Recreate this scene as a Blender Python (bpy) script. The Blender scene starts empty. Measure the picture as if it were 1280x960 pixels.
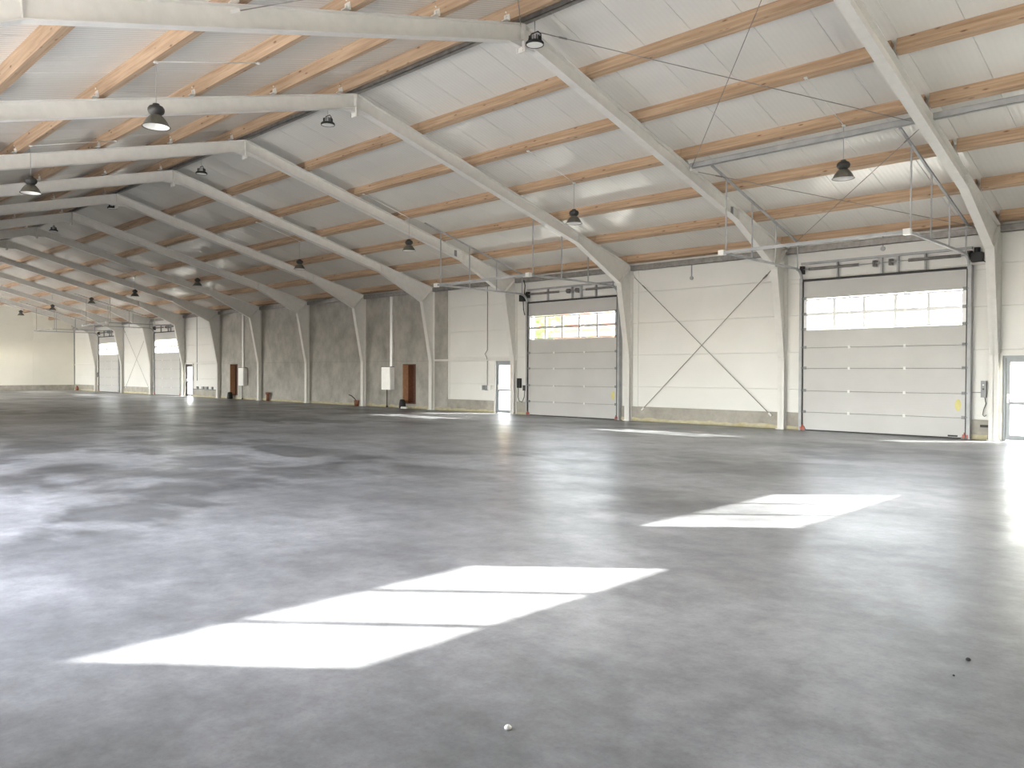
import bpy, math, random
from mathutils import Vector, Matrix
random.seed(7)
C = bpy.context.scene
COL = C.collection

# ---------------------------------------------------------------- camera
CAM = Vector((4.8184, 0.0, 1.6))
F_PX, YAW, PITCH, ROLL = 991.2, 0.7713, -0.0153, 0.003
cd = bpy.data.cameras.new('camera')
cam = bpy.data.objects.new('camera', cd); COL.objects.link(cam)
cd.sensor_width = 36.0; cd.lens = F_PX / 1280 * 36.0; cd.clip_start = 0.05; cd.clip_end = 500
_f0 = Vector((-math.sin(YAW), math.cos(YAW), 0)); _r = Vector((math.cos(YAW), math.sin(YAW), 0)); _u0 = Vector((0, 0, 1))
_f = _f0 * math.cos(PITCH) + _u0 * math.sin(PITCH); _u = _u0 * math.cos(PITCH) - _f0 * math.sin(PITCH)
_r3 = _r * math.cos(ROLL) + _u * math.sin(ROLL); _u3 = _u * math.cos(ROLL) - _r * math.sin(ROLL)
M = Matrix((_r3, _u3, -_f)).transposed().to_4x4(); M.translation = CAM
cam.matrix_world = M
C.camera = cam

# ---------------------------------------------------------------- sky, sun, exposure
SUN_TRAVEL = Vector((-1.30, -1.13, -1.0))
w = bpy.data.worlds.new('world'); C.world = w; w.use_nodes = True
nt = w.node_tree; nt.nodes.clear()
o_ = nt.nodes.new('ShaderNodeOutputWorld'); b_ = nt.nodes.new('ShaderNodeBackground'); s_ = nt.nodes.new('ShaderNodeTexSky')
s_.sky_type = 'NISHITA'; s_.sun_disc = False
s_.sun_elevation = math.radians(30.1); s_.sun_rotation = math.atan2(1.30, 1.13); s_.altitude = 100; s_.air_density = 1.0; s_.dust_density = 1.6; s_.ozone_density = 1.0
SKY = 1.15
b_.inputs['Strength'].default_value = SKY
hs = nt.nodes.new('ShaderNodeHueSaturation'); hs.inputs['Saturation'].default_value = 0.45      # hazy, milky sky
wb_ = nt.nodes.new('ShaderNodeMix'); wb_.data_type = 'RGBA'; wb_.blend_type = 'MULTIPLY'; wb_.inputs[0].default_value = 1.0; wb_.inputs[7].default_value = (1.08, 1.0, 0.93, 1)
nt.links.new(s_.outputs[0], hs.inputs['Color']); nt.links.new(hs.outputs[0], wb_.inputs[6]); nt.links.new(wb_.outputs[2], b_.inputs[0]); nt.links.new(b_.outputs[0], o_.inputs[0])
sl = bpy.data.lights.new('sun', 'SUN'); sl.energy = 9.0; sl.color = (1.0, 0.955, 0.89); sl.angle = math.radians(0.53)
so = bpy.data.objects.new('sun', sl); COL.objects.link(so)
so.rotation_euler = SUN_TRAVEL.to_track_quat('-Z', 'Y').to_euler(); so.location = (40, 40, 30)
C.view_settings.view_transform = 'Standard'; C.view_settings.look = 'None'; C.view_settings.gamma = 1.0
C.view_settings.use_curve_mapping = False
C.view_settings.exposure = 2.1
C.cycles.max_bounces = 12; C.cycles.diffuse_bounces = 7; C.cycles.glossy_bounces = 5; C.cycles.transparent_max_bounces = 12
C.cycles.sample_clamp_indirect = 8.0; C.cycles.caustics_reflective = False; C.cycles.caustics_refractive = False
C.cycles.use_denoising = True

def portal(cx, cy, cz, sx, sz, nrm):
    """daylight sampling portal filling a modelled opening (gives no light of its own)"""
    l = bpy.data.lights.new('daylight_portal', 'AREA'); l.shape = 'RECTANGLE'; l.size = sx; l.size_y = sz
    l.cycles.is_portal = True
    o = bpy.data.objects.new('daylight_portal', l); COL.objects.link(o)
    o.location = (cx, cy, cz); o.rotation_euler = Vector(nrm).to_track_quat('-Z', 'Z').to_euler()

# ---------------------------------------------------------------- layout numbers
FX = [0, -5.28, -10.61, -15.9, -20.68, -25.57, -30.42, -35.29, -40.21, -45.03, -50.16, -55.38, -60.81]
XF, XB = 5.9, -66.1            # gable planes
YC = 10.7                      # ridge line
YW = 21.60                     # inner face of the far long wall
YL = 2 * YC - YW               # inner face of the near long wall
SL = 0.27                      # roof slope
def top(y): return 8.03 - SL * abs(y - YC)        # top of the rafters
PH, PW = 0.235, 0.17
def under(y): return top(y) + 0.05 + PH / math.cos(math.atan(SL))   # underside of the roof panels
ANG = math.atan(SL)

# ---------------------------------------------------------------- materials
def mat(name, col, rough=0.5, metal=0.0, spec=0.5):
    m = bpy.data.materials.new(name); m.use_nodes = True
    p = m.node_tree.nodes['Principled BSDF']
    p.inputs['Base Color'].default_value = (*col, 1); p.inputs['Roughness'].default_value = rough
    p.inputs['Metallic'].default_value = metal; p.inputs['Specular IOR Level'].default_value = spec
    return m, m.node_tree, p
def noise_col(nt, p, c1, c2, scale, detail=5, lo=0.35, hi=0.65, vec=None, rough=0.55):
    n = nt.nodes.new('ShaderNodeTexNoise'); n.inputs['Scale'].default_value = scale; n.inputs['Detail'].default_value = detail
    n.inputs['Roughness'].default_value = rough
    r = nt.nodes.new('ShaderNodeValToRGB'); r.color_ramp.elements[0].position = lo; r.color_ramp.elements[1].position = hi
    r.color_ramp.elements[0].color = (*c1, 1); r.color_ramp.elements[1].color = (*c2, 1)
    nt.links.new(n.outputs['Fac'], r.inputs[0]); nt.links.new(r.outputs[0], p.inputs['Base Color'])
    if vec: nt.links.new(vec, n.inputs['Vector'])
    return n, r
def objcoord(nt, scale=(1, 1, 1), world=True):
    g = nt.nodes.new('ShaderNodeNewGeometry') if world else nt.nodes.new('ShaderNodeTexCoord')
    m = nt.nodes.new('ShaderNodeMapping'); m.inputs['Scale'].default_value = scale
    nt.links.new(g.outputs['Position' if world else 'Object'], m.inputs['Vector'])
    return m.outputs[0]
def bump(nt, p, src, strength, dist):
    b = nt.nodes.new('ShaderNodeBump'); b.inputs['Strength'].default_value = strength; b.inputs['Distance'].default_value = dist
    nt.links.new(src, b.inputs['Height']); nt.links.new(b.outputs[0], p.inputs['Normal'])

def simple(name, c1, c2, rough, metal=0, scale=6, spec=0.5):
    m, t, p = mat(name, c1, rough, metal, spec)
    noise_col(t, p, c1, c2, scale, 4, 0.3, 0.7, objcoord(t))
    return m
STEEL = simple('painted_steel', (0.74, 0.73, 0.70), (0.80, 0.79, 0.76), 0.45)
GALV = simple('galvanised_steel', (0.36, 0.37, 0.38), (0.47, 0.48, 0.49), 0.55, 0.15, 4)
GALVD = simple('dull_galvanised', (0.22, 0.21, 0.20), (0.36, 0.34, 0.32), 0.5, 0.4, 7)
DARK = simple('dark_metal', (0.035, 0.035, 0.035), (0.07, 0.068, 0.065), 0.45, 0.3)
BLACK = simple('black_rubber', (0.012, 0.012, 0.012), (0.025, 0.025, 0.025), 0.6)
SHADEM = simple('lamp_shade_grey', (0.12, 0.115, 0.09), (0.17, 0.16, 0.13), 0.35, 0.3)
WHITE = simple('white_enamel', (0.82, 0.82, 0.80), (0.88, 0.88, 0.86), 0.3)
PVC = simple('white_plastic', (0.78, 0.78, 0.76), (0.84, 0.84, 0.82), 0.35)
GREYP = simple('grey_plastic', (0.20, 0.21, 0.22), (0.28, 0.29, 0.30), 0.4)
RED = simple('red_bracket', (0.42, 0.06, 0.03), (0.52, 0.11, 0.06), 0.45)
YEL = simple('yellow_label', (0.60, 0.54, 0.16), (0.68, 0.62, 0.26), 0.5)
FOAM = simple('yellow_foam', (0.46, 0.41, 0.24), (0.58, 0.54, 0.40), 0.8, 0, 5)
ALU = simple('aluminium_frame', (0.62, 0.63, 0.65), (0.70, 0.71, 0.73), 0.4, 0.2)
FRAMEG = simple('grey_door_frame', (0.27, 0.30, 0.32), (0.33, 0.36, 0.38), 0.4)
FRAMED = simple('dark_door_frame', (0.03, 0.03, 0.035), (0.05, 0.05, 0.055), 0.4)
RUST = simple('brown_board', (0.08, 0.028, 0.014), (0.14, 0.05, 0.024), 0.6, 0, 14)
PLY = simple('light_plywood', (0.50, 0.27, 0.15), (0.62, 0.36, 0.21), 0.6, 0, 10)
BROWN = simple('brown_plastic', (0.25, 0.10, 0.06), (0.32, 0.13, 0.08), 0.5)
SEALM = simple('joint_line', (0.10, 0.10, 0.09), (0.16, 0.15, 0.14), 0.7)
PEB = simple('white_stone', (0.8, 0.8, 0.78), (0.9, 0.9, 0.88), 0.6, 0, 60)

# pale microprofiled sandwich panel (walls)
WALLM, t, p = mat('wall_panel_white', (0.76, 0.75, 0.69), 0.42)
noise_col(t, p, (0.77, 0.765, 0.735), (0.815, 0.81, 0.78), 0.7, 4, 0.3, 0.7, objcoord(t))
wv = t.nodes.new('ShaderNodeTexWave'); wv.wave_type = 'BANDS'; wv.bands_direction = 'Z'; wv.inputs['Scale'].default_value = 7.0
t.links.new(objcoord(t), wv.inputs['Vector']); bump(t, p, wv.outputs['Fac'], 0.25, 0.003)
ENDM, t, p = mat('end_wall_cream', (0.80, 0.77, 0.66), 0.45)
noise_col(t, p, (0.81, 0.79, 0.71), (0.86, 0.84, 0.76), 0.6, 4, 0.3, 0.7, objcoord(t))

# roof panel underside: white, slightly glossy, fine ribs running down the slope
ROOFM, t, p = mat('roof_panel_white', (0.78, 0.77, 0.74), 0.17)
noise_col(t, p, (0.77, 0.76, 0.725), (0.82, 0.81, 0.775), 0.5, 4, 0.3, 0.7, objcoord(t))
wv = t.nodes.new('ShaderNodeTexWave'); wv.wave_type = 'BANDS'; wv.bands_direction = 'X'; wv.inputs['Scale'].default_value = 3.2
t.links.new(objcoord(t), wv.inputs['Vector'])
n2 = t.nodes.new('ShaderNodeTexNoise'); n2.inputs['Scale'].default_value = 1.3; n2.inputs['Detail'].default_value = 3
t.links.new(objcoord(t, (1, 1, 1)), n2.inputs['Vector'])
ma = t.nodes.new('ShaderNodeMath'); ma.operation = 'MULTIPLY_ADD'; ma.inputs[1].default_value = 3.0
t.links.new(n2.outputs['Fac'], ma.inputs[0]); t.links.new(wv.outputs['Fac'], ma.inputs[2])
bump(t, p, ma.outputs[0], 0.5, 0.005)

# door section
DOORM, t, p = mat('door_section_grey_white', (0.64, 0.62, 0.60), 0.45)
noise_col(t, p, (0.51, 0.505, 0.495), (0.56, 0.555, 0.545), 0.9, 4, 0.3, 0.7, objcoord(t))
n2 = t.nodes.new('ShaderNodeTexNoise'); n2.inputs['Scale'].default_value = 4; t.links.new(objcoord(t, (0.4, 1, 8)), n2.inputs['Vector'])
bump(t, p, n2.outputs['Fac'], 0.12, 0.01)

# timber purlins
WOODM, t, p = mat('spruce_purlin', (0.6, 0.4, 0.25), 0.6)
n, r = noise_col(t, p, (0.35, 0.23, 0.14), (0.63, 0.46, 0.315), 3.0, 7, 0.28, 0.72, objcoord(t, (0.25, 6, 6)), 0.6)
vo = t.nodes.new('ShaderNodeTexVoronoi'); vo.inputs['Scale'].default_value = 1.0; t.links.new(objcoord(t, (2.2, 7, 7)), vo.inputs['Vector'])
kr = t.nodes.new('ShaderNodeValToRGB'); kr.color_ramp.elements[0].position = 0.06; kr.color_ramp.elements[1].position = 0.16
kr.color_ramp.elements[0].color = (0.28, 0.16, 0.10, 1); kr.color_ramp.elements[1].color = (1, 1, 1, 1)
t.links.new(vo.outputs['Distance'], kr.inputs[0])
mx = t.nodes.new('ShaderNodeMix'); mx.data_type = 'RGBA'; mx.blend_type = 'MULTIPLY'; mx.inputs[0].default_value = 0.8
t.links.new(r.outputs[0], mx.inputs[6]); t.links.new(kr.outputs[0], mx.inputs[7]); t.links.new(mx.outputs[2], p.inputs['Base Color'])

# raw concrete wall panels
CONCM, t, p = mat('raw_concrete', (0.3, 0.28, 0.25), 0.75)
n, r = noise_col(t, p, (0.31, 0.295, 0.265), (0.53, 0.51, 0.47), 1.5, 9, 0.30, 0.68, objcoord(t, (1, 1, 0.8)), 0.68)
bump(t, p, n.outputs['Fac'], 0.3, 0.02)
PLINTHM, t, p = mat('plinth_concrete', (0.3, 0.28, 0.25), 0.8)
n, r = noise_col(t, p, (0.30, 0.28, 0.245), (0.47, 0.445, 0.39), 2.2, 8, 0.3, 0.7, objcoord(t), 0.65)

# power-floated concrete floor with damp-looking dark blotches
FLOORM, t, p = mat('floated_concrete', (0.3, 0.3, 0.3), 0.3)
def nn(scale, detail, vec, rough=0.55, dist=0.0):
    n = t.nodes.new('ShaderNodeTexNoise'); n.inputs['Scale'].default_value = scale; n.inputs['Detail'].default_value = detail
    n.inputs['Roughness'].default_value = rough; n.inputs['Distortion'].default_value = dist; t.links.new(vec, n.inputs['Vector']); return n
def ramp(src, stops):
    r = t.nodes.new('ShaderNodeValToRGB'); r.color_ramp.elements.remove(r.color_ramp.elements[1])
    for k, (pos, c) in enumerate(stops):
        e = r.color_ramp.elements[0] if k == 0 else r.color_ramp.elements.new(pos)
        e.position = pos; e.color = (*c, 1) if not isinstance(c, float) else (c, c, c, 1)
    t.links.new(src, r.inputs[0]); return r
def mul(a, b, fac=1.0):
    m = t.nodes.new('ShaderNodeMix'); m.data_type = 'RGBA'; m.blend_type = 'MULTIPLY'; m.inputs[0].default_value = fac
    t.links.new(a, m.inputs[6]); t.links.new(b, m.inputs[7]); return m.outputs[2]
v1 = objcoord(t, (1, 1, 1)); v2 = objcoord(t, (0.75, 1.2, 1))
base = ramp(nn(0.26, 10, v1, 0.66).outputs['Fac'], [(0.38, (0.175, 0.181, 0.193)), (0.5, (0.255, 0.262, 0.279)), (0.62, (0.355, 0.365, 0.388))])
blot = ramp(nn(0.55, 5, v2, 0.52, 0.25).outputs['Fac'], [(0.455, 0.45), (0.535, 1.0)])
fine = ramp(nn(3.5, 10, v1, 0.75).outputs['Fac'], [(0.36, 0.78), (0.64, 1.22)])
spots = ramp(nn(38.0, 4, v1, 0.7).outputs['Fac'], [(0.36, 0.80), (0.50, 1.0)])
# large areas where the pour dried evenly have no blotches; the camera-side corner of the slab is one of them
area = ramp(nn(0.11, 3, v1, 0.5).outputs['Fac'], [(0.42, 0.2), (0.54, 1.0)])
sx = t.nodes.new('ShaderNodeSeparateXYZ'); t.links.new(v1, sx.inputs[0])
mr = t.nodes.new('ShaderNodeMapRange'); mr.inputs['From Min'].default_value = -0.8; mr.inputs['From Max'].default_value = 1.2
mr.inputs['To Min'].default_value = 1.0; mr.inputs['To Max'].default_value = 0.22; t.links.new(sx.outputs['X'], mr.inputs['Value'])
mm = t.nodes.new('ShaderNodeMath'); mm.operation = 'MULTIPLY'; t.links.new(mr.outputs[0], mm.inputs[0]); t.links.new(area.outputs[0], mm.inputs[1])
bm = t.nodes.new('ShaderNodeMix'); bm.data_type = 'RGBA'; bm.blend_type = 'MULTIPLY'
t.links.new(mm.outputs[0], bm.inputs[0]); t.links.new(base.outputs[0], bm.inputs[6]); t.links.new(blot.outputs[0], bm.inputs[7])
colr = mul(mul(bm.outputs[2], fine.outputs[0]), spots.outputs[0], 0.5)
t.links.new(colr, p.inputs['Base Color'])
rr = ramp(nn(0.9, 6, v1, 0.6).outputs['Fac'], [(0.30, 0.30), (0.70, 0.40)]); rr.color_ramp.interpolation = 'EASE'
t.links.new(rr.outputs[0], p.inputs['Roughness'])
bump(t, p, nn(2.2, 8, v2, 0.62, 0.3).outputs['Fac'], 0.10, 0.014)
p.inputs['Specular IOR Level'].default_value = 0.42

GLASS = bpy.data.materials.new('thin_glass'); GLASS.use_nodes = True
t = GLASS.node_tree; t.nodes.clear()
o_ = t.nodes.new('ShaderNodeOutputMaterial'); tr = t.nodes.new('ShaderNodeBsdfTransparent'); gl = t.nodes.new('ShaderNodeBsdfGlossy'); mxs = t.nodes.new('ShaderNodeMixShader')
tr.inputs[0].default_value = (0.93, 0.95, 0.94, 1); gl.inputs['Roughness'].default_value = 0.03
lw = t.nodes.new('ShaderNodeLayerWeight'); pw = t.nodes.new('ShaderNodeMath'); pw.operation = 'POWER'; pw.inputs[1].default_value = 5
sc_ = t.nodes.new('ShaderNodeMath'); sc_.operation = 'MULTIPLY_ADD'; sc_.inputs[1].default_value = 0.9; sc_.inputs[2].default_value = 0.05
t.links.new(lw.outputs['Facing'], pw.inputs[0]); t.links.new(pw.outputs[0], sc_.inputs[0]); t.links.new(sc_.outputs[0], mxs.inputs[0]); t.links.new(tr.outputs[0], mxs.inputs[1]); t.links.new(gl.outputs[0], mxs.inputs[2]); t.links.new(mxs.outputs[0], o_.inputs[0])
GROUNDM = simple('yard_gravel', (0.42, 0.40, 0.36), (0.55, 0.53, 0.48), 0.9, 0, 1.5)
BRICKM = simple('orange_render', (0.62, 0.27, 0.12), (0.72, 0.36, 0.18), 0.8, 0, 1.0)
TILEM = simple('red_roof', (0.35, 0.10, 0.06), (0.45, 0.15, 0.08), 0.8, 0, 2.0)
LEAFM = simple('leaf_green', (0.09, 0.15, 0.04), (0.18, 0.26, 0.08), 0.7, 0, 3.0)
BARKM = simple('bark', (0.14, 0.10, 0.07), (0.22, 0.16, 0.11), 0.9, 0, 6.0)

# ---------------------------------------------------------------- mesh helpers
class MB:
    def __init__(s): s.v = []; s.f = []; s.sm = []
    def add(s, vs, fs, smooth=False):
        k = len(s.v); s.v += [tuple(v) for v in vs]; s.f += [tuple(i + k for i in f) for f in fs]; s.sm += [smooth] * len(fs); return s
    def box(s, x0, x1, y0, y1, z0, z1):
        return s.add([(x0,y0,z0),(x1,y0,z0),(x1,y1,z0),(x0,y1,z0),(x0,y0,z1),(x1,y0,z1),(x1,y1,z1),(x0,y1,z1)],
                     [(0,3,2,1),(4,5,6,7),(0,1,5,4),(1,2,6,5),(2,3,7,6),(3,0,4,7)])
    def prism(s, pts, a0, a1, axis='x'):
        """extrude a polygon given in the two other axes (order y,z / x,z / x,y) along axis"""
        def P(a, q):
            return (a, q[0], q[1]) if axis == 'x' else ((q[0], a, q[1]) if axis == 'y' else (q[0], q[1], a))
        n = len(pts); vs = [P(a0, q) for q in pts] + [P(a1, q) for q in pts]
        ar = sum(pts[i][0] * pts[(i + 1) % n][1] - pts[(i + 1) % n][0] * pts[i][1] for i in range(n))
        flip = (ar < 0) ^ (axis == 'y') ^ (a1 < a0)
        f0 = tuple(range(n - 1, -1, -1)); f1 = tuple(range(n, 2 * n)); side = [(i, (i + 1) % n, n + (i + 1) % n, n + i) for i in range(n)]
        fs = [f0, f1] + side
        if flip: fs = [f[::-1] for f in fs]
        return s.add(vs, fs)
    def strip(s, a, b, t, x0, x1):
        """flat bar (flange) in the yz plane from a to b, thickness t to the left of a->b, spanning x0..x1"""
        d = Vector((b[0] - a[0], b[1] - a[1])); d.normalize(); n = Vector((-d.y, d.x)) * t
        return s.prism([a, b, (b[0] + n.x, b[1] + n.y), (a[0] + n.x, a[1] + n.y)], x0, x1, 'x')
    def tube(s, pts, r, n=8, cap=True, smooth=True):
        pts = [Vector(q) for q in pts]; rings = []
        up = None
        for i, q in enumerate(pts):
            d = (pts[min(i + 1, len(pts) - 1)] - pts[max(i - 1, 0)]).normalized()
            if up is None: up = Vector((0, 0, 1)) if abs(d.z) < 0.9 else Vector((1, 0, 0))
            u = d.cross(up).normalized(); v = u.cross(d).normalized(); up = v
            rings.append([q + (u * math.cos(2 * math.pi * k / n) + v * math.sin(2 * math.pi * k / n)) * r for k in range(n)])
        vs = [p for rg in rings for p in rg]; fs = []
        for i in range(len(pts) - 1):
            for k in range(n):
                fs.append((i * n + k, i * n + (k + 1) % n, (i + 1) * n + (k + 1) % n, (i + 1) * n + k))
        s.add(vs, fs, smooth)
        if cap:
            kk = len(s.v) - len(vs); s.f += [tuple(kk + k for k in range(n))[::-1], tuple(kk + (len(pts) - 1) * n + k for k in range(n))]; s.sm += [False, False]
        return s
    def bar(s, a, b, w, h):
        """rectangular bar between two points, w across, h in the vertical sense"""
        a = Vector(a); b = Vector(b); d = (b - a).normalized(); up = Vector((0, 0, 1)) if abs(d.z) < 0.95 else Vector((0, 1, 0))
        u = d.cross(up).normalized() * w / 2; v = u.cross(d).normalized() * h / 2
        vs = [q + e * u + g * v for q in (a, b) for e, g in ((-1,-1),(1,-1),(1,1),(-1,1))]
        return s.add(vs, [(0,1,2,3)[::-1],(4,5,6,7),(0,1,5,4),(1,2,6,5),(2,3,7,6),(3,0,4,7)])
    def lathe(s, prof, n=20, c=(0, 0, 0)):
        vs = [(c[0] + r * math.cos(2 * math.pi * k / n), c[1] + r * math.sin(2 * math.pi * k / n), c[2] + z) for r, z in prof for k in range(n)]
        fs = [(i * n + k, i * n + (k + 1) % n, (i + 1) * n + (k + 1) % n, (i + 1) * n + k) for i in range(len(prof) - 1) for k in range(n)]
        return s.add(vs, fs, True)
    def mesh(s, name, m):
        me = bpy.data.meshes.new(name); me.from_pydata(s.v, [], s.f); me.materials.append(m)
        me.polygons.foreach_set('use_smooth', s.sm); me.update(); return me
def obj(name, data, m=None, parent=None, loc=None):
    if isinstance(data, MB): data = data.mesh(name, m)
    o = bpy.data.objects.new(name, data); COL.objects.link(o)
    if parent: o.parent = parent
    if loc: o.location = loc
    return o
def thing(name, label, cat, loc=(0, 0, 0), group=None, kind=None):
    o = bpy.data.objects.new(name, None); COL.objects.link(o); o.location = loc; o.empty_display_size = 0.2
    o['label'] = label; o['category'] = cat
    if group: o['group'] = group
    if kind: o['kind'] = kind
    return o
def tag(o, label, cat, group=None, kind=None):
    o['label'] = label; o['category'] = cat
    if group: o['group'] = group
    if kind: o['kind'] = kind
    return o
def copy_tree(o, parent=None):
    c = o.copy(); COL.objects.link(c); c.parent = parent
    for ch in list(o.children): copy_tree(ch, c)
    return c

# ---------------------------------------------------------------- floor, ground
tag(obj('floor', MB().box(XB - 0.1, XF + 0.1, YL - 0.02, YW + 0.30, -0.2, 0.0), FLOORM), 'smooth grey power-floated concrete floor with dark blotches', 'floor', kind='structure')
tag(obj('ground', MB().box(-160, 90, -90, 130, -0.5, -0.21), GROUNDM), 'pale gravel yard outside around the hall', 'ground', kind='structure')

# ---------------------------------------------------------------- roof: panels, purlins, ridge and eave steel
ceiling = thing('ceiling', 'white ribbed roof panels on timber purlins above the hall', 'ceiling', kind='structure')
def roof_mesh(side):
    W_, T = 1.0, 0.10
    prof = [(0.006, 0.0), (W_ - 0.006, 0.0), (W_ - 0.002, 0.012), (W_ + 0.003, 0.02), (W_ + 0.003, T), (-0.003, T), (-0.003, 0.02), (0.002, 0.012)]
    y1 = YC + side * 11.35
    vs = []
    for y in (YC, y1):
        for (x, z) in prof: vs.append((x, y, under(y) + z))
    n = len(prof); fs = [tuple(range(n)), tuple(range(n, 2 * n))[::-1]] + [(i, n + i, n + (i + 1) % n, (i + 1) % n) for i in range(n)]
    if side < 0: fs = [f[::-1] for f in fs]
    return MB().add(vs, fs).mesh('roof_panel', ROOFM)
RM = {1: roof_mesh(1), -1: roof_mesh(-1)}
nroof = int(math.ceil(XF + 0.15 - XB + 0.15))
for side in (1, -1):
    for i in range(nroof): obj('roof_panel', RM[side], None, ceiling, (XF + 0.15 - 1 - i, 0, 0))
BAYS = [(5.9, 0.0)] + [(FX[i], FX[i + 1]) for i in range(12)] + [(FX[12], XB)]
PY = [12.64, 14.40, 16.18, 17.94, 19.74, 21.42]
PYALL = [(y, 1) for y in PY] + [(2 * YC - y, -1) for y in PY] + [(10.42, -1)]
pcache = {}
def purlin_mesh(L, side, dz):
    k = (round(L, 3), side)
    if k not in pcache:
        m = MB(); c, s = math.cos(ANG), math.sin(ANG) * (-side)
        # section rotated with the roof slope, origin at the bottom centre; a slight arris
        sec = [(-PW/2 + .005, 0), (PW/2 - .005, 0), (PW/2, .005), (PW/2, PH), (-PW/2, PH), (-PW/2, .005)]
        q = [(y * c - z * s, y * s + z * c) for y, z in sec]
        m.prism(q, -L + 0.004, -0.004, 'x'); pcache[k] = m.mesh('purlin', WOODM)
    return pcache[k]
for xa, xb in BAYS:
    for y, side in PYALL:
        obj('purlin', purlin_mesh(xa - xb, side, 0), None, ceiling, (xa - 0.09 if xa < 5 else xa, y, top(y) + 0.052))
for xa, xb in BAYS:
    L = xa - xb
    m = MB(); x1, x0 = -0.10, -L - 0.09   # ridge channel, open towards the camera side
    m.box(x0, x1, 10.62, 10.635, 0, 0.14).box(x0, x1, 10.62, 10.74, 0, 0.010).box(x0, x1, 10.62, 10.74, 0.13, 0.14)
    obj('ridge_channel', m, GALVD, ceiling, (xa, 0, top(YC) - 0.02))
    for yy in (1, -1):
        m = MB(); e = 0.19 if xa < 5 else 0.19
        yb = 10.80
        def Y(a): return YC + yy * (a)
        ya, yb2 = sorted((Y(10.74), Y(10.755))); yc_, yd = sorted((Y(10.74), Y(10.84)))
        m.box(-L - 0.0, -e, ya, yb2, 0, 0.17).box(-L, -e, yc_, yd, 0, 0.010).box(-L, -e, yc_, yd, 0.16, 0.17)
        obj('eave_beam', m, GALVD, ceiling, (xa, 0, 4.93))
        ya, yb2 = sorted((Y(10.86), Y(11.0)))
        obj('eave_board', MB().box(-L, 0, ya, yb2, 0, 0.14), WOODM, ceiling, (xa, 0, 4.98))

# ---------------------------------------------------------------- long walls
COURSES = [0.47, 1.13, 2.17, 3.21, 4.22, 5.40]
wcache = {}
def panel_mesh(L, H, m, th=0.12, g=0.011, side=1):
    k = (round(L, 3), round(H, 3), m.name, side, th)
    if k not in wcache:
        prof = [(0, g), (0, H - g), (0.012, H - 0.001), (0.03, H + 0.002), (th, H + 0.002), (th, -0.002), (0.03, -0.002), (0.012, 0.001)]
        prof = [(y * side, z) for y, z in prof]
        wcache[k] = MB().prism(prof, 0.002, L - 0.002, 'x').mesh('wall_panel', m)
    return wcache[k]
def wall_rects(parent, y, x0, x1, courses, holes, m, side=1, name='wall_panel', ztop=None):
    """fill x0..x1 by courses, leaving the rectangular holes (hx0,hx1,hz0,hz1) free"""
    for za, zb in zip(courses[:-1], courses[1:]):
        bands = sorted({za, zb} | {h[2] for h in holes if za < h[2] < zb and h[0] < x1 and h[1] > x0} | {h[3] for h in holes if za < h[3] < zb and h[0] < x1 and h[1] > x0})
        for z0, z1 in zip(bands[:-1], bands[1:]):
            hs = sorted([h for h in holes if h[2] < z1 - 1e-4 and h[3] > z0 + 1e-4 and h[0] < x1 and h[1] > x0])
            cur = x0
            for h in hs:
                if h[0] - cur > 0.03: obj(name, panel_mesh(h[0] - cur, z1 - z0, m, side=side), None, parent, (cur, y, z0))
                cur = max(cur, h[1])
            if x1 - cur > 0.03: obj(name, panel_mesh(x1 - cur, z1 - z0, m, side=side), None, parent, (cur, y, z0))
wr = thing('wall_right', 'long side wall of white panels and raw concrete with doors', 'wall', kind='structure')
wl = thing('wall_left', 'long side wall of white panels behind the photographer', 'wall', kind='structure')
DW, DH = 4.05, 4.12
DOORX = [-4.75, -15.20, -49.50, -60.05]                    # left edge of each sectional door leaf
PD = [(0.06, 1.10), (-17.02, -16.02), (-44.92, -43.92), (-62.0, -61.0)]   # glazed side doors
HOLES = [(x + 0.06, x + DW - 0.06, -1, 4.10) for x in DOORX] + [(a, b, -1, 2.02) for a, b in PD[:3]]
allx = [XF] + FX + [XB]
for i, (xa, xb) in enumerate(BAYS):
    if -40.3 < (xa + xb) / 2 < -20.6: continue
    hi, lo = xa, xb
    hs = [h for h in HOLES]
    if i == 4:   # bay with the concrete pier next to frame 4
        obj('concrete_panel', MB().box(-20.68, -19.87, YW - 0.02, YW + 0.16, 0, 5.40), CONCM, wr)
        lo = -19.868
    wall_rects(wr, YW, lo, hi, COURSES, hs, WALLM)
    # plinth pieces
    cur = lo
    for h in sorted([h for h in HOLES if h[0] >= lo - 0.2 and h[1] <= hi + 0.2]):
        if h[0] - cur > 0.03: obj('plinth', MB().box(cur, h[0], YW - 0.035, YW + 0.12, 0, 0.47), PLINTHM, wr)
        cur = h[1]
    if hi - cur > 0.03: obj('plinth', MB().box(cur, hi, YW - 0.035, YW + 0.12, 0, 0.47), PLINTHM, wr)
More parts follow.
